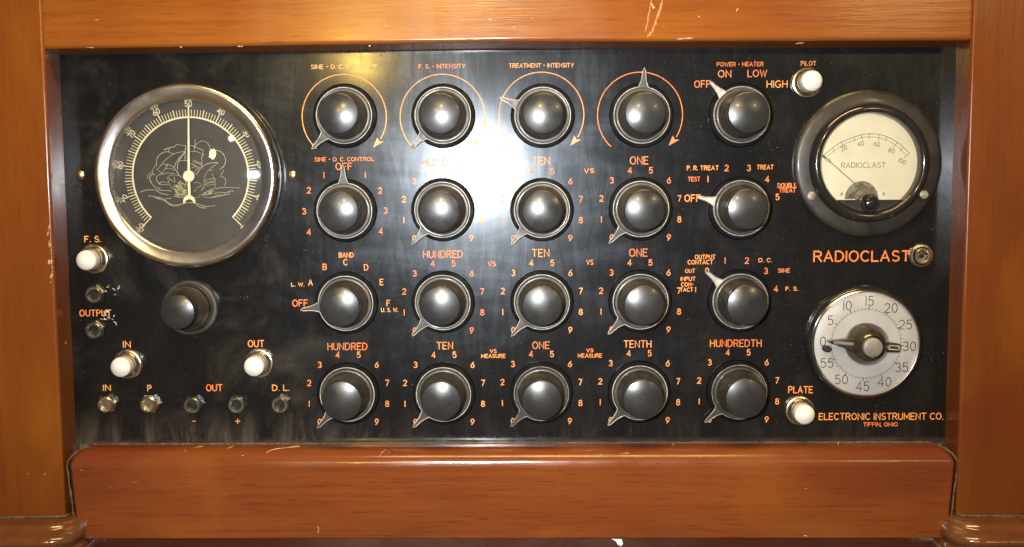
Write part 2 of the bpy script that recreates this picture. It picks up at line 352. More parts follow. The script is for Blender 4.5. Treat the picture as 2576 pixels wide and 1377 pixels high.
# ------------------------------------------------------------------ wooden cabinet
cab = empty('wooden_cabinet', (0,0,Z0), (PI/2,0,0))
tag(cab, 'polished orange brown mahogany cabinet framing the black instrument panel', 'cabinet')
FZ = 22.0                                                # wood stands this far in front of the panel
def flatten(o):
    m = o.modifiers.new('weighted normals', 'WEIGHTED_NORMAL'); m.weight = 100; m.keep_sharp = True
def poly_board(name, outline_front, outline_back, z1, z0, mat, bev, label=None, seg=4):
    bm = bmesh.new(); f = [bm.verts.new((x,y,z1)) for x, y in outline_front]; b = [bm.verts.new((x,y,z0)) for x, y in outline_back]
    n = len(f); bm.faces.new(f); bm.faces.new(b[::-1])
    for k in range(n): bm.faces.new((f[k], b[k], b[(k+1) % n], f[(k+1) % n]))
    bmesh.ops.recalc_face_normals(bm, faces=bm.faces)
    es = [e for e in bm.edges if any(abs(v.co.z-z1) < 1e-6 for v in e.verts)]
    if bev: bmesh.ops.bevel(bm, geom=es, offset=bev, segments=seg, profile=.5, affect='EDGES')
    o = link(name, bm, mat, cab, smooth=40); flatten(o)
    if label: lab(o, label)
    return o
# stiles: front edge at FZ + 1 so that they stand a hair proud of the rails
a, b_ = P(103,-60,FZ+1), P(168,1400,FZ+1); a2, b2 = P(148,140,0), P(190,1113,0)
k = (b2[0]-a2[0])/(b2[1]-a2[1]); back = lambda y: a2[0]+(y-a2[1])*k
lstile = poly_board('stile', [(-420,190),(a[0],190),(b_[0],-260),(-420,-260)], [(-420,190),(back(190),190),(back(-260),-260),(-420,-260)], FZ+1, -6, M['wood_stile'], 2.0)
a, b_ = P(2450,-60,FZ+1), P(2402,1400,FZ+1); a3, b3 = P(2407,120,0), P(2378,1108,0)
k2 = (b3[0]-a3[0])/(b3[1]-a3[1]); back2 = lambda y: a3[0]+(y-a3[1])*k2
poly_board('stile', [(a[0],190),(400,190),(400,-260),(b_[0],-260)], [(back2(190),190),(400,190),(400,-260),(back2(-260),-260)], FZ+1, -6, M['wood_stile'], 2.0)
l, r_ = P(105,123,FZ), P(2449,101,FZ); l0, r0 = P(148,140,0), P(2407,120,0)
m_, m0 = P(1290,104,FZ), P(1290,127,0)
trail = poly_board('rail', [(l[0]+.3,190),(r_[0]-.3,190),(r_[0]-.3,r_[1]),m_,(l[0]+.3,l[1])], [(l0[0]+.2,190),(r0[0]-.2,190),(r0[0]-.2,r0[1]),m0,(l0[0]+.2,l0[1])], FZ, -6, M['wood_top'], 2.2, 'orange brown rail above the panel with a lamp reflected in it')
# bottom rail: bullnosed board, round at its top corners
bl, br = P(166,1300,FZ), P(2408,1295,FZ); tl, tr = P(195,1116,2), P(2378,1111,2); bb = P(1290,1354,FZ)[1]; top = (tl[1]+tr[1])/2
bm = bmesh.new(); R = 9.5; ring = []
x0, x1, y1 = P(166,1180,FZ)[0]+.4, P(2412,1180,FZ)[0]-.4, top-.3
def outline_at(d):
    """outline of the board shrunk by d on its left, top and right sides"""
    r = max(9.5-d, .6); e_ = d*.32; o = [(x0+e_+3.2, bb), (x0+e_, y1-d-r-.3)]
    o += [(x0+e_+r-r*math.cos(math.radians(t)), y1-d-r+r*math.sin(math.radians(t))) for t in range(0, 91, 10)]
    o += [(x1-e_-r+r*math.sin(math.radians(t)), y1-d-r+r*math.cos(math.radians(t))) for t in range(0, 91, 10)]
    o += [(x1-e_, y1-d-r-.3), (x1-e_-3.2, bb)]
    return o
for d, z in [(0,-6),(0,FZ-12)]+[(R-R*math.cos(math.radians(t)), FZ-12+11.5*math.sin(math.radians(t))) for t in range(8, 91, 8)]+[(R+1.5,FZ-.1)]:
    o = outline_at(d); ring.append([bm.verts.new((x,y,z)) for x, y in o])
for A, B in zip(ring, ring[1:]):
    for k in range(len(A)-1): bm.faces.new((A[k],A[k+1],B[k+1],B[k]))
    bm.faces.new((A[-1],A[0],B[0],B[-1]))
bm.faces.new(ring[-1]); bm.faces.new(ring[0][::-1])
brail = lab(link('rail', bm, M['wood_bot'], cab, smooth=50), 'red brown rail below the panel with a rounded top edge')
flatten(brail)
# dust packed into the joint round the bottom rail
def jig(pts, r, step=3.0, amp=.25):
    out = []; rad = []
    for p, q in zip(pts, pts[1:]):
        p, q = Vector(p), Vector(q); n = max(1, int((q-p).length/step))
        for i in range(n):
            t = p.lerp(q, i/n); out.append((t.x+random.uniform(-amp,amp), t.y+random.uniform(-amp,amp), t.z)); rad.append(r*random.uniform(.55,1.4))
    out.append(pts[-1]); rad.append(r*.4); return out, rad
bm = bmesh.new()
for side in (0, 1):
    o = outline_at(-.1); o = o[:12] if side == 0 else o[-12:][::-1]
    pts = [(o[0][0]+(.3 if side == 0 else -.3), P(166,1306,FZ)[1], FZ-.2)]+[(x, y, FZ-.9) for x, y in o[1:5]]+[(x, y, FZ-3-1.7*i) for i, (x, y) in enumerate(o[5:12])]
    tube(bm, *jig(pts, .5), n=6)
o = outline_at(-.1); tube(bm, *jig([(o[11][0],o[11][1],3),(o[12][0],o[12][1],3)], .5, 4, .12), n=6)
link('dust', bm, M['dust'], brail)['kind'] = 'stuff'
# scuffs and chips in the varnish (each a thin raised film following the board)
def rz_of(y):
    d = y1-y
    return FZ-.1 if d >= R-.02 else FZ-12+11.5*math.sin(math.acos(max(-1, min(1, 1-d/R))))
def on_rail(px, py):
    z = FZ
    for _ in range(12): q = P(px, py, z); z = .5*z+.5*rz_of(q[1])
    return (q[0], q[1], z+.02)
def film(bm, pts, w, jit=.25):
    p = []
    for a_, b_ in zip(pts, pts[1:]):
        for i in range(4): p.append(tuple(a_[j]+(b_[j]-a_[j])*i/4+(random.uniform(-jit, jit) if j < 2 else 0) for j in range(3)))
    p.append(pts[-1]); rows = []
    for i, q in enumerate(p):
        ww = w*(random.uniform(.4, 1.2) if 0 < i < len(p)-1 else .15); t = Vector(p[min(i+1,len(p)-1)])-Vector(p[max(i-1,0)]); n_ = Vector((-t.y, t.x, 0))
        n_ = n_.normalized()*ww if n_.length > 1e-6 else Vector((ww,0,0)); q = Vector(q); rows.append((bm.verts.new(q+n_), bm.verts.new(q+Vector((0,0,.07))), bm.verts.new(q-n_)))
    for A, B in zip(rows, rows[1:]):
        for k in (0, 1): bm.faces.new((A[k], B[k], B[k+1], A[k+1]))
bm = bmesh.new()
for l_, w in (([(467,1123),(465,1135),(476,1150)],.35),([(487,1127),(512,1122)],.22),([(668,1150),(672,1138),(690,1131),(730,1126),(757,1122)],.45),([(709,1133),(711,1148),(713,1168)],.3),([(570,1129),(590,1122)],.2),([(956,1147),(962,1138),(972,1131)],.3),([(966,1132),(982,1140)],.22),([(994,1129),(1000,1140)],.22),([(800,1322),(802,1334),(799,1342)],.25),([(606,1146),(614,1148)],.5),([(1690,1114),(1696,1121)],.3),([(2108,1112),(2109,1120)],.3),([(2020,1346),(2032,1350)],.35),([(1560,1142),(1585,1140)],.2)):
    film(bm, [on_rail(*q) for q in l_], w)
link('scuff_marks', bm, M['scuff'], brail, smooth=0)['kind'] = 'stuff'
bm = bmesh.new(); F2 = FZ+.02
for l_, w in (([(1640,8),(1643,20)],.5),([(1643,14),(1646,22)],.7),([(239,50),(250,51)],.35),([(216,120),(236,120)],.3),([(1228,48),(1238,49)],.35),([(1857,20),(1852,30)],.35),([(1756,40),(1760,44)],.6),([(1700,99),(1745,96)],.3),([(1290,68),(1296,70)],.4),([(2000,110),(2024,108)],.25)):
    film(bm, [P(*q, FZ)+(F2,) for q in l_], w, .15)
for q in ((601,117),(608,117),(455,119),(930,116)): film(bm, [P(q[0]-3,q[1],FZ)+(F2,), P(q[0]+3,q[1],FZ)+(F2,)], .45, .05)
link('scuff_marks', bm, M['scuff'], trail, smooth=0)['kind'] = 'stuff'
bm = bmesh.new()
for l_, w in (([(1668,-4),(1655,40),(1640,80),(1628,96)],.7),([(1640,-4),(1632,40),(1622,84)],.5),([(940,80),(965,66),(990,62)],.35),([(958,86),(968,64),(972,50)],.3)):
    film(bm, [P(*q, FZ)+(F2,) for q in l_], w, .3)
link('rubbed_streak', bm, M['scuff_faint'], trail, smooth=0)['kind'] = 'stuff'
bm = bmesh.new()
for k in range(16):
    yy = random.gauss(650, 42); xx = 103+(yy-100)*.0487+random.uniform(-7, 1.5); h = random.uniform(2, 14); film(bm, [P(xx, yy, FZ+1)+(FZ+1.02,), P(xx+random.uniform(-2,2), yy+h, FZ+1)+(FZ+1.02,)], random.uniform(.25,.8), .2)
for q in ((112,1190),(70,1190),(165,860)): film(bm, [P(q[0],q[1],FZ+1)+(FZ+1.02,), P(q[0]+1,q[1]+5,FZ+1)+(FZ+1.02,)], .35, .1)
link('scuff_marks', bm, M['scuff'], lstile, smooth=0)['kind'] = 'stuff'
# shelf under the rail
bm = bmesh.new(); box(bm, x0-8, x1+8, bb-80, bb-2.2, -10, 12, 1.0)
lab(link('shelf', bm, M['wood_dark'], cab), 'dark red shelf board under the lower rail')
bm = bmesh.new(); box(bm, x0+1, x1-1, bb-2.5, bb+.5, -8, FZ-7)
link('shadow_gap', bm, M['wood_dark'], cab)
# turned mouldings at the feet of the stiles
def moulding(cxp, flip):
    cy0 = P(100,1311,FZ+8)[1]; cx0 = cxp
    prof = [(FZ+2,0),(FZ+12,-.3),(FZ+15.5,-1.5),(FZ+16,-3),(FZ+17,-4.2),(FZ+20,-5),(FZ+23,-7),(FZ+24.3,-9.5),(FZ+23,-12),(FZ+20.5,-13.2),(FZ+20,-14.5),(FZ+22.5,-15.6),(FZ+26,-18),(FZ+28,-22),(FZ+27,-26),(FZ+24,-29),(FZ+22,-32),(FZ+22,-60)]
    bm = bmesh.new(); rows = []
    W0 = 62.0
    for z, dy in prof:
        e_ = z-FZ; row = []
        # plan outline: straight front, quarter round at the inner corner running back to the board
        rad = 19.0; xi = W0+e_*.42
        pl = [(-120, z)]+[(xi-rad+rad*math.sin(math.radians(t)), z-rad*.9+rad*.9*math.cos(math.radians(t))) for t in range(0, 91, 9)]+[(xi, -4)]
        for x, zz in pl: row.append(bm.verts.new((cx0+(x if not flip else -x), cy0+dy, zz)))
        rows.append(row)
    for A, B in zip(rows, rows[1:]):
        for k in range(len(A)-1): bm.faces.new((A[k],A[k+1],B[k+1],B[k]))
    # closing lid on top
    back_ = [bm.verts.new((v.co.x, v.co.y+.3, -4)) for v in rows[0]]
    for k in range(len(back_)-1): bm.faces.new((rows[0][k],rows[0][k+1],back_[k+1],back_[k]))
    o = link('moulding', bm, M['wood_foot'], cab, smooth=60)
    bm = bmesh.new(); s = -1 if flip else 1
    pts = [(cx0-s*80, cy0+.6, FZ+2.2), (cx0+s*(W0-16), cy0+.5, FZ+2.2), (cx0+s*(W0-2), cy0+.8, FZ+2), (cx0+s*(W0+1), cy0+2.5, FZ+1.5)]
    tube(bm, *jig(pts, .7, 2.5, .25), n=6)
    link('dust', bm, M['dust'], o)['kind'] = 'stuff'
    return o
xl = P(168,1320,FZ+8)[0]-64; xr = P(2413,1320,FZ+8)[0]+64
moulding(xl, False); moulding(xr, True)
# scrap of paper caught under the rail
pz = P(1554,1364,15)
scrap = empty('paper_scrap', (pz[0]*U, -15*U, Z0+pz[1]*U), (PI/2,0,0)); tag(scrap, 'tiny torn white paper scrap stuck under the lower wooden rail', 'paper')
bm = bmesh.new(); o = [(-4,2.2),(2.6,2.0),(3.3,-1.0),(2.2,-2.6),(-.2,-1.4),(-1.2,.6)]; prism(bm, o, 0, .5); link('sheet', bm, M['paper'], scrap, smooth=0)

# ------------------------------------------------------------------ instrument panel
ins = empty('instrument_panel', (0,0,Z0), (PI/2,0,0))
tag(ins, 'glossy black vintage control panel full of round knobs, dials and orange lettering', 'control panel')
bm = bmesh.new()
c4 = [P(146,137), P(2410,117), P(2382,1116), P(187,1118)]
prism(bm, [c4[0],c4[3],c4[2],c4[1]], -5, 0)
plate = link('faceplate', bm, M['panel'], ins, smooth=0)
def cap(s, px, py, h, width=None, w=.34, mat='ink', name='caption'):
    x, y = P(px, py); bm = bmesh.new(); write(bm, s, 0, 0, h/4, None if width is None else width/4, w, z=0.02)
    return link(name, bm, M[mat], plate, (x, y, 0), smooth=0)
T = [('SINE - D. C. INTENSITY',865,168,9.5,163,.26,'ink_yel'),('F. S. - INTENSITY',1112,167,9.5,115,.25),('TREATMENT - INTENSITY',1362,165,9.5,160,.25),('POWER - HEATER',1862,162,9.5,114,.25),('PILOT',2034,160,10,36,.25),
 ('ON',1823,186,16,31),('LOW',1905,185,16,46),('OFF',1767,212,16,38),('HIGH',1955,212,16,50),
 ('SINE - D. C. CONTROL',866,401,9,148,.25),('OFF',865,419,16,40),('HUNDRED',1120,408,17,118),('TEN',1361,405,18,42),('ONE',1608,404,18,44),('VS',1482,430,10,24,.25),
 ('P. R. TREAT',1768,423,10,78,.25),('TREAT',1925,421,10,40,.25),('TEST',1746,451,10,29,.25),('DOUBLE',1980,467,10,46,.25),('TREAT',1981,479,10,40,.25),('OFF',1742,499,16,38),
 ('BAND',871,642,11,36,.33),('OFF',755,763,16,38),('L. W.',749,716,9,32,.26,'ink_yel'),('U. S. W.',980,780,9,42,.26,'ink_yel'),
 ('HUNDRED',1114,640,17,98),('TEN',1360,637,18,42),('ONE',1606,636,18,44),('VS',1237,664,11,18,.25),('VS',1484,660,11,16,.25),
 ('OUTPUT',1774,647,10,50,.25),('CONTACT',1762,660,10,62,.25),('OUT',1736,682,9,24,.25),('INPUT',1731,702,9,36,.25),('CON-',1729,716,9,30,.25),('TACT',1727,729,9,32,.25),('1',1750,729,12,None,.33),('D. C.',1925,655,9,32,.25),('SINE',1972,681,9,28,.25),('F. S.',1992,727,9,30,.25),
 ('HUNDRED',874,872,17,100),('TEN',1119,870,17,40),('ONE',1361,869,17,42),('TENTH',1604,866,17,68),('HUNDREDTH',1851,864,17,128),
 ('VS',1241,884,8,16,.25),('MEASURE',1241,896,9,60,.25),('VS',1484,882,8,16,.25),('MEASURE',1484,895,9,60,.25),
 ('F. S.',233,602,14,40,.33,'ink_yel'),('OUTPUT',240,788,15,80),('IN',319,867,15,18),('OUT',644,865,16,40),('IN',269,976,14,18,.33,'ink_yel'),('P',376,977,14,9,.33,'ink_yel'),('OUT',539,976,16,40),('D. L.',706,976,14,42,.33),
 ('-',488,1060,16,9,.26,'ink_yel'),('+',598,1060,24,11,.33,'ink_yel'),
 ('RADIOCLAST',2168,645,25,238,.50),('PLATE',2014,981,16,60),('ELECTRONIC INSTRUMENT CO.',2216,1048,16,312,.31),('TIFFIN, OHIO',2215,1068,9,86,.25)]
for t_ in T: cap(*t_)
def scale(items, name='scale_numerals', h=14.0):
    cxm = sum(P(i[1], i[2])[0] for i in items)/len(items); cym = sum(P(i[1], i[2])[1] for i in items)/len(items); bm = bmesh.new()
    for s, px, py in items:
        x, y = P(px, py); write(bm, s, x-cxm, y-cym, h/4, None, .33, z=.02)
    return link(name, bm, M['ink'], plate, (cxm, cym, 0), smooth=0)
KN = [[(868,292),(1115,292),(1365,292),(1613,291),(1863,290)], [(869,530),(1114,528),(1363,528),(1611,526),(1862,524)], [(872,762),(1115,760),(1363,759),(1610,758),(1860,757)], [(876,990),(1117,990),(1362,988),(1608,986),(1857,984)]]
for row, cols in ((1,(1,2,3)), (2,(1,2,3)), (3,(0,1,2,3,4))):
    for c_ in cols:
        kx, ky = KN[row][c_]; its = []
        for n_ in range(10):
            ang = 225 if n_ == 0 else -105+30*(n_-1); dx, dy = cw(101.5, ang); its.append((str(n_), kx+dx, ky-dy+(1 if abs(ang) < 20 else 0)))
        scale(its)
scale([('1',815,441),('2',777,479),('3',765,532),('4',777,584),('1',919,440),('2',956,480),('3',970,530),('4',958,582)])
scale([('A',781,711),('B',817,672),('C',869,660),('D',921,673),('E',960,710),('F',977,763)])
scale([('1',1781,451),('2',1828,423),('3',1884,423),('4',1930,451),('5',1956,496)])
scale([('0',1779,682),('1',1824,656),('2',1879,656),('3',1927,682),('4',1952,727)])
for (px, py) in ((866,295),(1113,295),(1362,290),(1610,290)):        # orange travel arcs with an arrow head
    x, y = P(px, py); bm = bmesh.new(); r = 26.4
    strip(bm, [cw(r, t) for t in range(-137, 124, 3)], .32, .12, .02)
    d = Vector(cw(r, 122)); e1 = Vector(cw(r+.2, 136)); t = Vector((e1.y, -e1.x)); 
    tip = Vector(cw(r-.3, 137)); out = Vector(cw(1, 122)); vs = [tip, d+out*2.5, d+out*.4+(tip-d)*.22, d-out*2.3]
    lo = [bm.verts.new((v.x,v.y,.02)) for v in vs]; hi = [bm.verts.new((v.x,v.y,.26)) for v in vs]
    for k in range(4): bm.faces.new((lo[k],lo[(k+1)%4],hi[(k+1)%4],hi[k]))
    bm.faces.new((hi[0],hi[1],hi[2])); bm.faces.new((hi[0],hi[2],hi[3]))
    link('travel_arc', bm, M['ink'], plate, (x, y, 0), smooth=0)

# --- pointer knobs
def nose(r0=17.3):
    half = [(3.1, None), (2.0,19.6), (1.45,21.6), (1.15,23.8), (1.0,26.0), (.85,27.3), (0,29.0)]
    a = math.degrees(math.asin(half[0][0]/r0)); pts = [cw(r0, t) for t in [a+(360-2*a)*k/64 for k in range(65)]]
    lf = [(-w, y) for w, y in half[1:]]; rt = [(w, y) for w, y in half[1:-1]][::-1]
    return pts+lf+rt
def knob_meshes():
    d = {}
    def keep(key, bm, mat, smooth=35):
        o = link(key, bm, mat, None, smooth=smooth); d[key] = o.data; bpy.data.objects.remove(o)
    keep('skirt', lathe(bmesh.new(), [(16.9,5.0),(16.3,5.8),(15.4,5.6),(14.6,5.9),(13.6,8),(12.6,12),(11.6,16.5),(11.2,19)], 72), M['bakelite'])
    keep('base_ring', lathe(bmesh.new(), [(19.9,0.0),(19.9,2.2),(19.4,2.9),(18.6,3.0),(16.0,3.0)], 72), M['base'])
    bm = bmesh.new(); prism(bm, nose(), 3.0, 5.2, .3); keep('pointer', bm, M['ptr'])
    bm = bmesh.new(); n_ = nose(17.2); tube(bm, [(x, y, 5.3) for x, y in n_], .27, True, 8); keep('rim', bm, M['rim'])
    RS = 44.0; ht = lambda r: 26.6+RS*math.cos(math.asin(r/RS))-RS
    pr = [(10.6,17.2),(11.9,17.6),(12.35,18.6),(12.45,21.0),(12.45,ht(11.6)-1.0),(12.32,ht(11.6)-.45),(12.0,ht(11.6)-.12)]+[(11.6-11.6*k/10, ht(11.6-11.6*k/10)) for k in range(11)]
    keep('cap', lathe(bmesh.new(), pr, 72), M['cap'], 70)
    return d
KM = knob_meshes()
ANG = [[225,225,293,3,316],[359,222,222,223,285],[262,223,222,225,311],[222,223,223,224,228]]
NAMES = [['under the first orange travel arc','under the second orange travel arc','whose pointer lies to the left across its travel arc','whose pointer stands straight up through its travel arc','below the words ON and LOW, pointing at OFF'],
 ['with its pointer up at the word OFF','beside the white flash glare, pointing down left','below the upper word TEN','below the upper word ONE','next to the cream meter, pointing left at OFF'],
 ['among the letters A to F, pointing left at OFF','below the second word HUNDRED','below the middle word TEN','below the middle word ONE','below the numerals 1 and 2, pale painted-sheen pointer up left'],
 ['below the lowest word HUNDRED','below the lowest word TEN','below the lowest word ONE','below the word TENTH','below the word HUNDREDTH']]
def sub(name, data, parent, mat=None, loc=(0,0,0), rz_=0.0):
    o = bpy.data.objects.new(name, data); C.objects.link(o); o.parent = parent; o.location = tuple(v*U for v in loc); o.rotation_euler = (0,0,rz_)
    if mat: o.material_slots[0].link = 'OBJECT'; o.material_slots[0].material = mat
    return o
for r in range(4):
    for c_ in range(5):
        x, y = P(*KN[r][c_], 1.5); kn = sub('selector_knob', KM['skirt'], ins, None, (x, y, 0), 0)
        lab(kn, 'black selector knob '+NAMES[r][c_])
        az = -math.radians(ANG[r][c_]); pale = c_ == 4 and r < 3; dim = (c_ == 4) or (r == 3 and c_ in (2,)) 
        sub('base_ring', KM['base_ring'], kn); sub('pointer', KM['pointer'], kn, M['ptr_pale'] if pale else None, (0,0,0), az)
        sub('rim', KM['rim'], kn, M['rim_dim'] if dim else None, (0,0,0), az); sub('cap', KM['cap'], kn, None, (0,0,0), random.uniform(0, 6))
# tuning knob without a pointer, under the big meter
x, y = P(481,773)
tk = link('tuning_knob', lathe(bmesh.new(), [(17.8,0),(17.8,2.2),(17.0,3.0),(15.4,3.2),(15.2,5),(14.6,5.4),(14.2,10),(12.2,12),(10.4,17),(9.2,20)], 72), M['bakelite'], ins, (x,y,0)); lab(tk, 'dusty black tuning knob without a pointer below the large chrome meter')
sub('cap', KM['cap'], tk, None, (0,0,1.0)).scale = (.86,.86,1.0)

# --- push buttons with white caps
def button(px, py, label):
    x, y = P(px, py, 2)
    b = link('push_button', lathe(bmesh.new(), [(9.6,0),(9.6,1.4),(9.0,2.2),(8.3,2.4),(8.0,1.8),(7.7,2.6),(7.5,4.4),(6.9,5.2),(6.3,5.2)], 56), M['nickel'], ins, (x,y,0)); lab(b, label)
    link('collar', lathe(bmesh.new(), [(6.6,3),(6.6,6.4),(6.2,7.2),(5.6,7.2)], 56), M['collar'], b)
    link('cap', lathe(bmesh.new(), [(6.0,6),(6.15,9.6),(6.2,12.2),(6.0,13.4)]+arcprof(0,9.2,6.6,42,90,6)[1:-1]+[(0,15.8)], 56), M['white'], b, smooth=60)
for q in ((235,652,'white capped push button below the letters F. S.'),(320,917,'white capped push button below the upper word IN'),(650,915,'white capped push button below the upper word OUT'),(2031,208,'white capped pilot button below the word PILOT'),(2013,1034,'white capped push button below the word PLATE')): button(*q)

# --- terminals: hex nut jacks
def jack(px, py, mat, rotd, label, rr=6.6, hexa=True):
    x, y = P(px, py, 2); bm = bmesh.new()
    if hexa: prism(bm, [(rr*math.cos(math.radians(rotd+60*k)), rr*math.sin(math.radians(rotd+60*k))) for k in range(6)], 0, 3.0, .7)
    else: lathe(bm, [(7.4,0),(7.4,1.8),(6.6,2.6),(6.0,2.7),(5.6,3.2)], 48); 
    j = link('terminal_jack', bm, mat, ins, (x,y,0), smooth=25); lab(j, label)
    link('bushing', lathe(bmesh.new(), [(5.2,2.4),(5.2,4.6),(4.6,5.2),(3.7,5.2),(3.2,4.6),(2.9,2.0),(2.6,1.2),(0,1.0)], 40), M['gunmetal'] if mat is M['oxide'] else mat, j)
    link('contact', lathe(bmesh.new(), [(1.7,1.0),(1.7,2.2),(1.1,2.8),(0,3.0)], 24), M['oxide'] if mat is M['nickel'] else M['brass'], j)
for q in ((269,1017,M['nickel'],12,'bright nickel jack below the lower word IN'),(376,1017,M['nickel'],0,'bright nickel jack below the letter P'),(486,1019,M['oxide'],5,'blackened jack above the minus sign'),(597,1018,M['oxide'],-4,'blackened jack above the plus sign'),(706,1018,M['oxide'],30,'blackened jack below the letters D. L.'),(239,741,M['oxide'],15,'blackened jack above the word OUTPUT'),(239,831,M['oxide'],20,'blackened jack below the word OUTPUT')): jack(*q)
jack(2319,644,M['nickel'],20,'round nickel jack at the end of the large word on the right',6.6,False)
# crumbs of torn foil by the OUTPUT jacks
bm = bmesh.new()
for k in range(24):
    t = random.random(); cxp = 258+30*t+random.uniform(-9,9); cyp = 742-26*random.random() if k % 3 == 0 else 800-22*random.random()+18*t
    if k % 3 == 0: cxp = 262+40*random.random()
    x, y = P(cxp, cyp); s = random.uniform(.35,1.3); a_ = random.uniform(0, PI)
    tube(bm, [(x-s*math.cos(a_), y-s*math.sin(a_), .2), (x, y, random.uniform(.5,1.6)), (x+s*math.cos(a_+.6), y+s*math.sin(a_+.6), .3)], [.14,.42,.12], n=5)
link('foil_crumbs', bm, M['foil'], ins, smooth=0)['kind'] = 'stuff'

# --- large chrome meter
x, y = P(481,443); mt = link('round_meter', lathe(bmesh.new(), [(56.5,0),(57.6,2.5),(57.8,7),(57.4,10),(56.4,12.2),(54.9,13.3),(53.6,13.25),(51,12.6),(48.2,11.8),(47.3,11.2),(46.9,9.6),(46.6,1.2)], 128), M['chrome'], ins, (x,y,0), smooth=60)
lab(mt, 'large round meter with chrome bezel and a sailing ship on its dark dial')
link('dial', lathe(bmesh.new(), [(46.8,1.2),(0,1.2)], 96), M['dial'], mt)
ZD = 1.2
bm = bmesh.new(); r = 36.6
strip(bm, [cw(r, t) for t in range(-135, 136, 3)], .5, .1, ZD+.02)
for i in range(101):
    t = 135-2.7*i; L = 4.6 if i % 5 else 5.2
    if i % 10 == 0: L = 6.4
    w = .34 if i % 5 else .5
    o_ = Vector(cw(r+.3, t)); q = Vector(cw(r+L, t))
    if i in (0, 100): o_ = Vector(cw(r-.2, t)); q = Vector(cw(r+7.4, t))
    strip(bm, [o_, q], w*.62, .13+.02*(i % 2), ZD+.02)
link('scale', bm, M['cream'], mt, smooth=0)
bm = bmesh.new()
for i in range(11):
    t = 135-27*i; q = cw(r+8.2 if 0 < i < 10 else r+9.3, t); write(bm, str(i*10), q[0], q[1], 3.1, None, .24, .1, ZD+.02, rot=-math.radians(t)*(1 if abs(t) < 100 else .55))
link('numerals', bm, M['cream'], mt, smooth=0)
# ship print: strokes measured off the dial
def sp(X, Y): a_, b_ = P(333.3+X*.15534, 327.0+Y*.15534, ZD); return (a_-x, b_-y)
def smoothline(pts, n=6):
    out = []
    for i in range(len(pts)-1):
        p0 = pts[max(i-1,0)]; p1 = pts[i]; p2 = pts[i+1]; p3 = pts[min(i+2,len(pts)-1)]
        for k in range(n):
            t = k/n; out.append(tuple(.5*((2*p1[j])+(-p0[j]+p2[j])*t+(2*p0[j]-5*p1[j]+4*p2[j]-p3[j])*t*t+(-p0[j]+3*p1[j]-3*p2[j]+p3[j])*t**3) for j in (0,1)))
    return out+[pts[-1]]
SHIP = [[(515,325),(600,290),(690,272)],[(690,272),(720,240),(860,262)],[(600,300),(590,365),(655,378)],[(590,352),(480,375),(400,460),(385,575)],[(425,625),(520,500),(680,385),(850,350)],[(385,570),(330,640),(325,690),(365,740)],[(330,715),(280,760),(300,850),(370,930),(450,945)],[(310,680),(240,750),(262,790)],
 [(680,610),(720,500),(850,355)],[(730,640),(740,520),(860,350)],[(760,505),(850,495),(910,515)],[(485,560),(570,560),(660,600),(715,665)],[(570,565),(535,620)],[(490,690),(520,640),(600,625),(715,665)],[(385,628),(490,710),(545,700),(680,708)],[(490,708),(410,740),(385,800),(440,880)],[(440,880),(470,840),(575,862)],[(440,884),(590,892)],[(715,665),(750,730),(830,790)],
 [(1018,150),(1002,350)],[(1010,260),(1080,195),(1160,185),(1230,230),(1260,320)],[(940,250),(1140,328)],[(1140,328),(1140,395)],[(940,352),(1030,352),(1155,405)],[(1150,405),(1120,460),(1130,610)],[(990,490),(1120,550)],[(975,510),(1130,575)],[(955,545),(1060,610)],[(955,620),(1010,595),(1060,605)],[(1000,695),(1040,640),(1110,600),(1130,575)],
 [(1280,375),(1360,335),(1450,370),(1505,470),(1490,570),(1415,645)],[(1480,655),(1415,770)],[(1430,750),(1500,790),(1510,860),(1490,905)],[(1030,730),(1110,620),(1230,545),(1390,530)],[(1390,530),(1260,630),(1180,730),(1155,890)],[(1240,655),(1295,660)],[(860,250),(850,480)]]
bm = bmesh.new()
for i, l_ in enumerate(SHIP): strip(bm, smoothline([sp(*q) for q in l_]), .13 if i % 3 else .18, .06+.008*(i % 9), ZD+.02)
for i, l_ in enumerate([[(130,1010),(230,975),(400,975),(630,990)],[(255,1070),(350,1080),(450,1120)],[(350,1090),(480,1110),(620,1205),(740,1215),(880,1185),(1010,1185),(1180,1240),(1330,1228)],[(380,1110),(500,1140),(640,1230),(760,1222)],[(530,1120),(630,1108)],[(390,990),(470,1030),(590,1055)],[(1350,955),(1450,935),(1600,935),(1740,942)],[(1330,1035),(1420,1010),(1500,1020),(1590,990),(1640,1000)],[(1150,1085),(1260,1100),(1380,1060),(1450,1060)],[(1010,1190),(1090,1250),(1190,1270)],[(1280,1100),(1420,1070),(1560,1035),(1570,1005)]]):
    strip(bm, smoothline([sp(*q) for q in l_]), .15, .05+.008*(i % 9), ZD+.02)
link('ship_print', bm, M['sail'], mt, smooth=0)
bm = bmesh.new()
def fillp(pts, h): 
    vs = [bm.verts.new(sp(*q)+(ZD+h,)) for q in pts]; bm.faces.new(vs)
def inside(q, poly):
    c_ = False
    for (x1_, y1_), (x2_, y2_) in zip(poly, poly[1:]+poly[:1]):
        if (y1_ > q[1]) != (y2_ > q[1]) and q[0] < (x2_-x1_)*(q[1]-y1_)/(y2_-y1_)+x1_: c_ = not c_
    return c_
bow = [(640,910),(700,850),(830,810),(870,880),(890,990),(900,1075),(770,1085),(670,1080),(640,1000)]
stern = [(1080,1045),(1330,935),(1325,1040),(1200,1075),(1010,1070)]
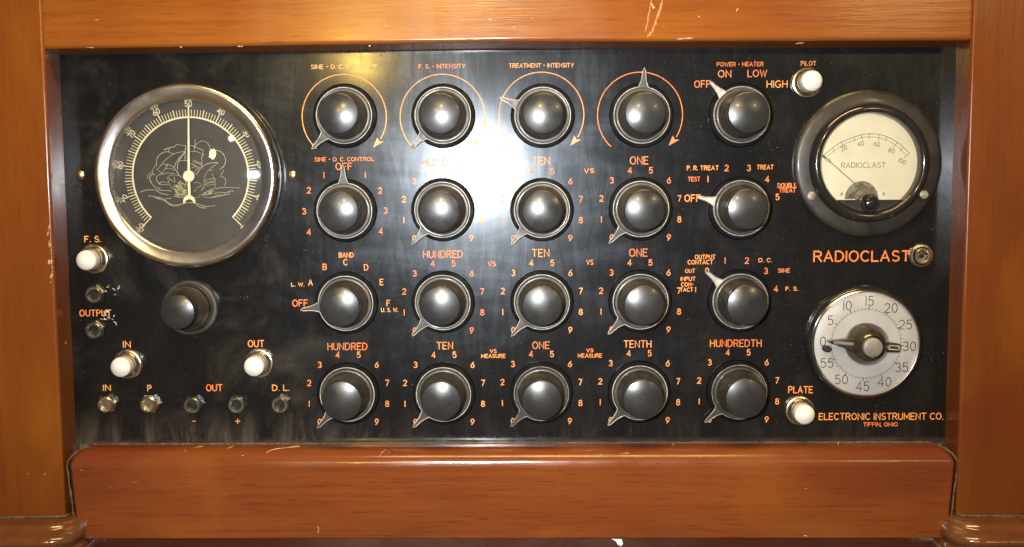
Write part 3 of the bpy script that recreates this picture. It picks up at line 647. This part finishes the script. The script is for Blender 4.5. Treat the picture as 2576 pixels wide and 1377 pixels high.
for poly_, n_h, sl in ((bow, 60, .55), (stern, 26, -.42)):
    for k_ in range(n_h):
        X_, Y_ = random.uniform(630,1330), random.uniform(810,1085); L_h = random.uniform(25,80)
        a_, b_ = (X_, Y_), (X_+L_h, Y_+L_h*sl+random.uniform(-8,8))
        if k_ % 3 == 0: b_ = (X_-L_h*.4, Y_+L_h*.7)
        for tries in range(40):
            if inside(a_, poly_) and inside(b_, poly_): break
            dx_, dy_ = random.uniform(630,1330)-a_[0], random.uniform(810,1085)-a_[1]; a_ = (a_[0]+dx_, a_[1]+dy_); b_ = (b_[0]+dx_, b_[1]+dy_)
        else: continue
        strip(bm, [sp(*a_), sp(*b_)], random.uniform(.10,.20), .05+.003*k_, ZD+.03)
for l_ in [[(565,770),(600,880),(650,960)],[(570,760),(650,730),(760,745),(840,800)],[(570,770),(680,850)],[(670,730),(690,840)],[(1165,890),(1250,860),(1335,850)],[(1175,830),(1240,800),(1330,790)],[(1180,860),(1335,820)],[(1200,900),(1340,880)],[(1335,790),(1340,940)],[(1290,710),(1320,790)],[(1000,1000),(1060,930),(1170,910),(1110,985)],[(1000,860),(1060,850),(1120,890)],[(850,820),(880,880),(910,960)],[(670,1080),(900,1100),(1100,1090)],[(700,900),(820,1000),(880,1060)],[(680,960),(760,1060)]]:
    strip(bm, smoothline([sp(*q) for q in l_]), .16, .09+.01*(len(l_)), ZD+.03)
link('ship_hull_print', bm, M['gold'], mt, smooth=0)
bm = bmesh.new(); hub = sp(935,750); tipn = tuple(v*1.0 for v in (P(474,267,4)[0]-x, P(474,267,4)[1]-y)); tail = sp(945,1060)
def bar(p, q, w0, w1, z0, z1):
    p, q = Vector(p), Vector(q); n_ = (q-p).normalized(); n_ = Vector((-n_.y, n_.x)); prism(bm, [tuple(p+n_*w0), tuple(p-n_*w0), tuple(q-n_*w1), tuple(q+n_*w1)], z0, z1)
bar(hub, tipn, .78, .42, 3.6, 4.0); bar(hub, tail, .72, .8, 3.6, 4.02)
lathe(bm, [(0,4.5),(3.2,4.5),(3.6,4.2),(3.6,3.2),(0,3.2)], 32, *hub)
cres = sp(942,1150); o1 = [(cres[0]+3.8*math.cos(math.radians(t)), cres[1]-.6+4.2*math.sin(math.radians(t))) for t in range(-10, 191, 10)]; o2 = [(cres[0]+2.7*math.cos(math.radians(t)), cres[1]-1.6+2.6*math.sin(math.radians(t))) for t in range(180, -1, -10)]
prism(bm, o1+o2, 3.55, 4.04)
link('needle', bm, M['cream'], mt, smooth=0)
bm = bmesh.new(); Rg = 195.0
lathe(bm, [(46.6*k/8, 9.0+Rg*math.cos(math.asin(46.6*k/8/Rg))-Rg*math.cos(math.asin(46.6/Rg))) for k in range(8,-1,-1)], 96)
link('glass', bm, M['glass'], mt, smooth=60)
for px in (203, 736):
    q = P(px, 441); bm = bmesh.new(); lathe(bm, [(2.9,0)]+[(2.9*math.cos(math.radians(t)), .2+1.5*math.sin(math.radians(t))) for t in (20,40,60,80)]+[(0,1.72)], 28)
    link('screw', bm, M['brass'], mt, (q[0]-x, q[1]-y, 0))

# --- cream panel meter
x, y = P(2180,411); pm = link('panel_meter', lathe(bmesh.new(), [(45.5,0),(45.7,2.0),(44.8,3.2),(42.5,3.9),(36.5,4.2)], 112), M['meter_black'], ins, (x,y,0), smooth=50)
lab(pm, 'round black cased meter with a cream dial and thin needle at the left')
link('bezel', lathe(bmesh.new(), [(36.8,4.0),(36.4,6.6),(35.4,8.6),(33.8,9.8),(32.0,9.9),(31.0,9.0),(30.4,7.2),(30.2,2.6)], 112), M['meter_gloss'], pm, smooth=50)
yb = P(2180,503,3)[1]-y
def px_loc(px, py, z=2.9): q = P(px, py, z); return (q[0]-x, q[1]-y)
bm = bmesh.new(); r = 30.3; a0 = math.degrees(math.asin(yb/r)); o = [(r*math.cos(math.radians(a0+(180-2*a0)*k/48)), r*math.sin(math.radians(a0+(180-2*a0)*k/48))) for k in range(49)]
prism(bm, o, 2.4, 2.9); link('dial', bm, M['paper_dial'], pm, smooth=0)
bm = bmesh.new(); o = [(r*math.cos(math.radians(180-a0+(180+2*a0)*k/32)), r*math.sin(math.radians(180-a0+(180+2*a0)*k/32))) for k in range(33)]
prism(bm, o, 2.0, 7.6, .4); bm_o = link('lower_cover', bm, M['meter_black'], pm, smooth=25)
bm = bmesh.new(); outer = smoothline([px_loc(2069,393),(px_loc(2110,362)),(px_loc(2155,343)),px_loc(2187,337),px_loc(2225,342),px_loc(2262,362),px_loc(2288,386)], 6)
inner = smoothline([px_loc(2074,400),px_loc(2112,370),px_loc(2157,350),px_loc(2187,345),px_loc(2223,350),px_loc(2257,369),px_loc(2281,392)], 6)
strip(bm, outer, .17, .05, 2.92); strip(bm, inner, .12, .05, 2.92)
n_ = len(outer)
for k in range(11):
    i = round(k*(n_-1)/10); o_, q = Vector(outer[i]), Vector(inner[min(i, len(inner)-1)]); e_ = o_+(q-o_)*(2.0 if k % 2 == 0 else 1.5); strip(bm, [o_, e_], .15, .07, 2.92)
for s_, px, py in (('0',2086,404),('20',2123,373),('40',2165,362),('60',2206,363),('80',2243,380),('100',2270,406)):
    q = px_loc(px, py); write(bm, s_, q[0], q[1], 2.6, None, .16, .07, 2.92, rot=math.radians((2187-px)*.35))
q = px_loc(2172,416); write(bm, 'RADIOCLAST', q[0], q[1], 3.1, 27, .17, .06, 2.92)
for s_, px, py in (('P',2118,490),('9',2223,489)): q = px_loc(px, py); write(bm, s_, q[0], q[1], 1.9, None, .17, .06, 2.92)
link('scale', bm, M['print'], pm, smooth=0)
bm = bmesh.new(); h = px_loc(2167,503); prism(bm, [(h[0]+10.4*math.cos(math.radians(t)), h[1]+.4+11.2*math.sin(math.radians(t))) for t in range(0, 181, 10)], 2.9, 3.05); mv = link('movement_window', bm, M['collar'], pm, smooth=0)
bm = bmesh.new()
for (p, q, w) in (((2138,497),(2160,470),1.6),((2158,464),(2186,476),1.4),((2178,488),(2196,470),1.5),((2150,500),(2176,492),1.7),((2186,500),(2200,486),1.3)):
    a_, b_ = Vector(px_loc(*p)), Vector(px_loc(*q)); n2 = (b_-a_).normalized(); n2 = Vector((-n2.y,n2.x))*w; z_ = 3.1+.3*random.random(); prism(bm, [tuple(a_+n2),tuple(a_-n2),tuple(b_-n2*.7),tuple(b_+n2*.7)], z_, z_+.7, .15)
link('movement', bm, M['nickel'], pm, smooth=0)
bm = bmesh.new(); a_, b_ = px_loc(2070,391,4.6), px_loc(2162,472,4.6); strip(bm, [a_, b_], .20, .25, 4.4); d_ = (Vector(b_)-Vector(a_)).normalized(); strip(bm, [Vector(a_)+d_*.3, Vector(a_)+d_*1.9], .5, .3, 4.42)
link('needle', bm, M['print'], pm, smooth=0)
h = px_loc(2188,512,8); bm = bmesh.new(); lathe(bm, [(5.9,7.3),(5.9,8.0),(5.4,8.6),(3.6,8.8),(3.4,8.2),(3.3,8.9),(2.9,9.9),(1.8,10.5),(0,10.7)], 40, *h); link('zero_screw', bm, M['meter_gloss'], pm)
bm = bmesh.new(); lathe(bm, [(30.35,7.4)]+[(30.3*k/6, 7.4+1.4*(1-(k/6)**2)) for k in range(5,-1,-1)], 96); link('glass', bm, M['glass'], pm, smooth=60)
for px, py in ((2041,493),(2324,490)):
    q = px_loc(px, py, 4); bm = bmesh.new(); lathe(bm, [(2.7,3.4),(2.6,4.6),(1.8,5.0),(0,5.1)], 24, *q); link('screw', bm, M['rim_dim'], pm)

# --- timer dial
x, y = P(2170,861); tm = link('timer_dial', lathe(bmesh.new(), [(35.5,0),(36.0,2.5),(35.6,5.0),(34.6,6.4),(33.6,6.7),(33.2,6.0),(33.0,4.6)], 112), M['meter_gloss'], ins, (x,y,0), smooth=50)
lab(tm, 'round silvery white timer dial numbered 0 to 55 with a bar knob')
rim_ = link('dial_rim', lathe(bmesh.new(), [(33.4,4.4),(33.4,6.9),(32.9,7.3),(32.4,7.0),(32.2,5.6)], 112), M['chrome'], tm, smooth=50)
link('dial', lathe(bmesh.new(), [(32.6,5.4),(31.6,5.8),(22,5.9),(0,5.9)], 96), M['silver_dial'], tm, smooth=50)
bm = bmesh.new(); ZT = 5.92; ctr = (0.3,-.2)
strip(bm, [(ctr[0]+a_, ctr[1]+b_) for a_, b_ in circle(21.6, 96)], .10, .04, ZT)
for i in range(60):
    t = -90+3.5+6*i; L = 1.2 if i % 5 else 1.9; a_ = Vector(cw(21.6, t)); b_ = Vector(cw(21.6+L, t)); c_ = Vector(ctr); strip(bm, [a_+c_, b_+c_], .11 if i % 5 else .24, .06, ZT)
for i in range(12):
    t = -90+3.5+30*i; q = cw(27.0, t); write(bm, str(i*5), q[0]+ctr[0], q[1]+ctr[1], 5.6, None, .25, .06, ZT)
link('scale', bm, M['black_print'], tm, smooth=0)
bm = bmesh.new(); q = P(2080,878,7); prism(bm, [(q[0]-x+2.9*math.cos(math.radians(t)), q[1]-y+2.2*math.sin(math.radians(t)-.2)) for t in range(0,360,15)], 5.9, 8.2, .7); link('stop_pin', bm, M['black_print'], tm)
kb = link('knob', lathe(bmesh.new(), [(13.2,5.9),(13.2,9),(12.8,10.5),(11.6,13),(10.0,16),(8.4,18.6),(7.0,19.6)], 64), M['bronze'], tm, smooth=50)
L_, R_ = P(2083,859,11), P(2262,875,12); L_ = (L_[0]-x, L_[1]-y); R_ = (R_[0]-x, R_[1]-y)
bm = bmesh.new(); u = (Vector(R_)-Vector(L_)).normalized(); nn = Vector((-u.y,u.x)); Lv, Rv = Vector(L_), Vector(R_)
def pt(s, w): v = Lv+u*s+nn*w; return (v.x, v.y)
Ln = (Rv-Lv).length
prism(bm, [pt(0,.6),pt(0,-.7),pt(9,-2.9),pt(14,-4.6),pt(20,-6.8),pt(26,-7.6),pt(31,-6.6),pt(Ln-9,-3.4),pt(Ln-.6,-2.9),pt(Ln,-2.3),pt(Ln,2.0),pt(Ln-.6,2.6),pt(Ln-9,3.2),pt(31,6.0),pt(26,7.0),pt(20,6.0),pt(14,3.8),pt(9,2.3)], 8.5, 14.5, .9); link('bar', bm, M['bronze'], kb, smooth=20)
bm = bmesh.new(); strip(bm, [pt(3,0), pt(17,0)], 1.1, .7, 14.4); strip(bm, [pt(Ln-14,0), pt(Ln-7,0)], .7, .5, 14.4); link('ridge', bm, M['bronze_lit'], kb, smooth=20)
bm = bmesh.new(); strip(bm, [pt(Ln-7,-1.15),pt(Ln-1,-1.15),pt(Ln-1,1.15),pt(Ln-7,1.15)], .32, .5, 14.45, True); link('index_mark', bm, M['rim'], kb, smooth=0)
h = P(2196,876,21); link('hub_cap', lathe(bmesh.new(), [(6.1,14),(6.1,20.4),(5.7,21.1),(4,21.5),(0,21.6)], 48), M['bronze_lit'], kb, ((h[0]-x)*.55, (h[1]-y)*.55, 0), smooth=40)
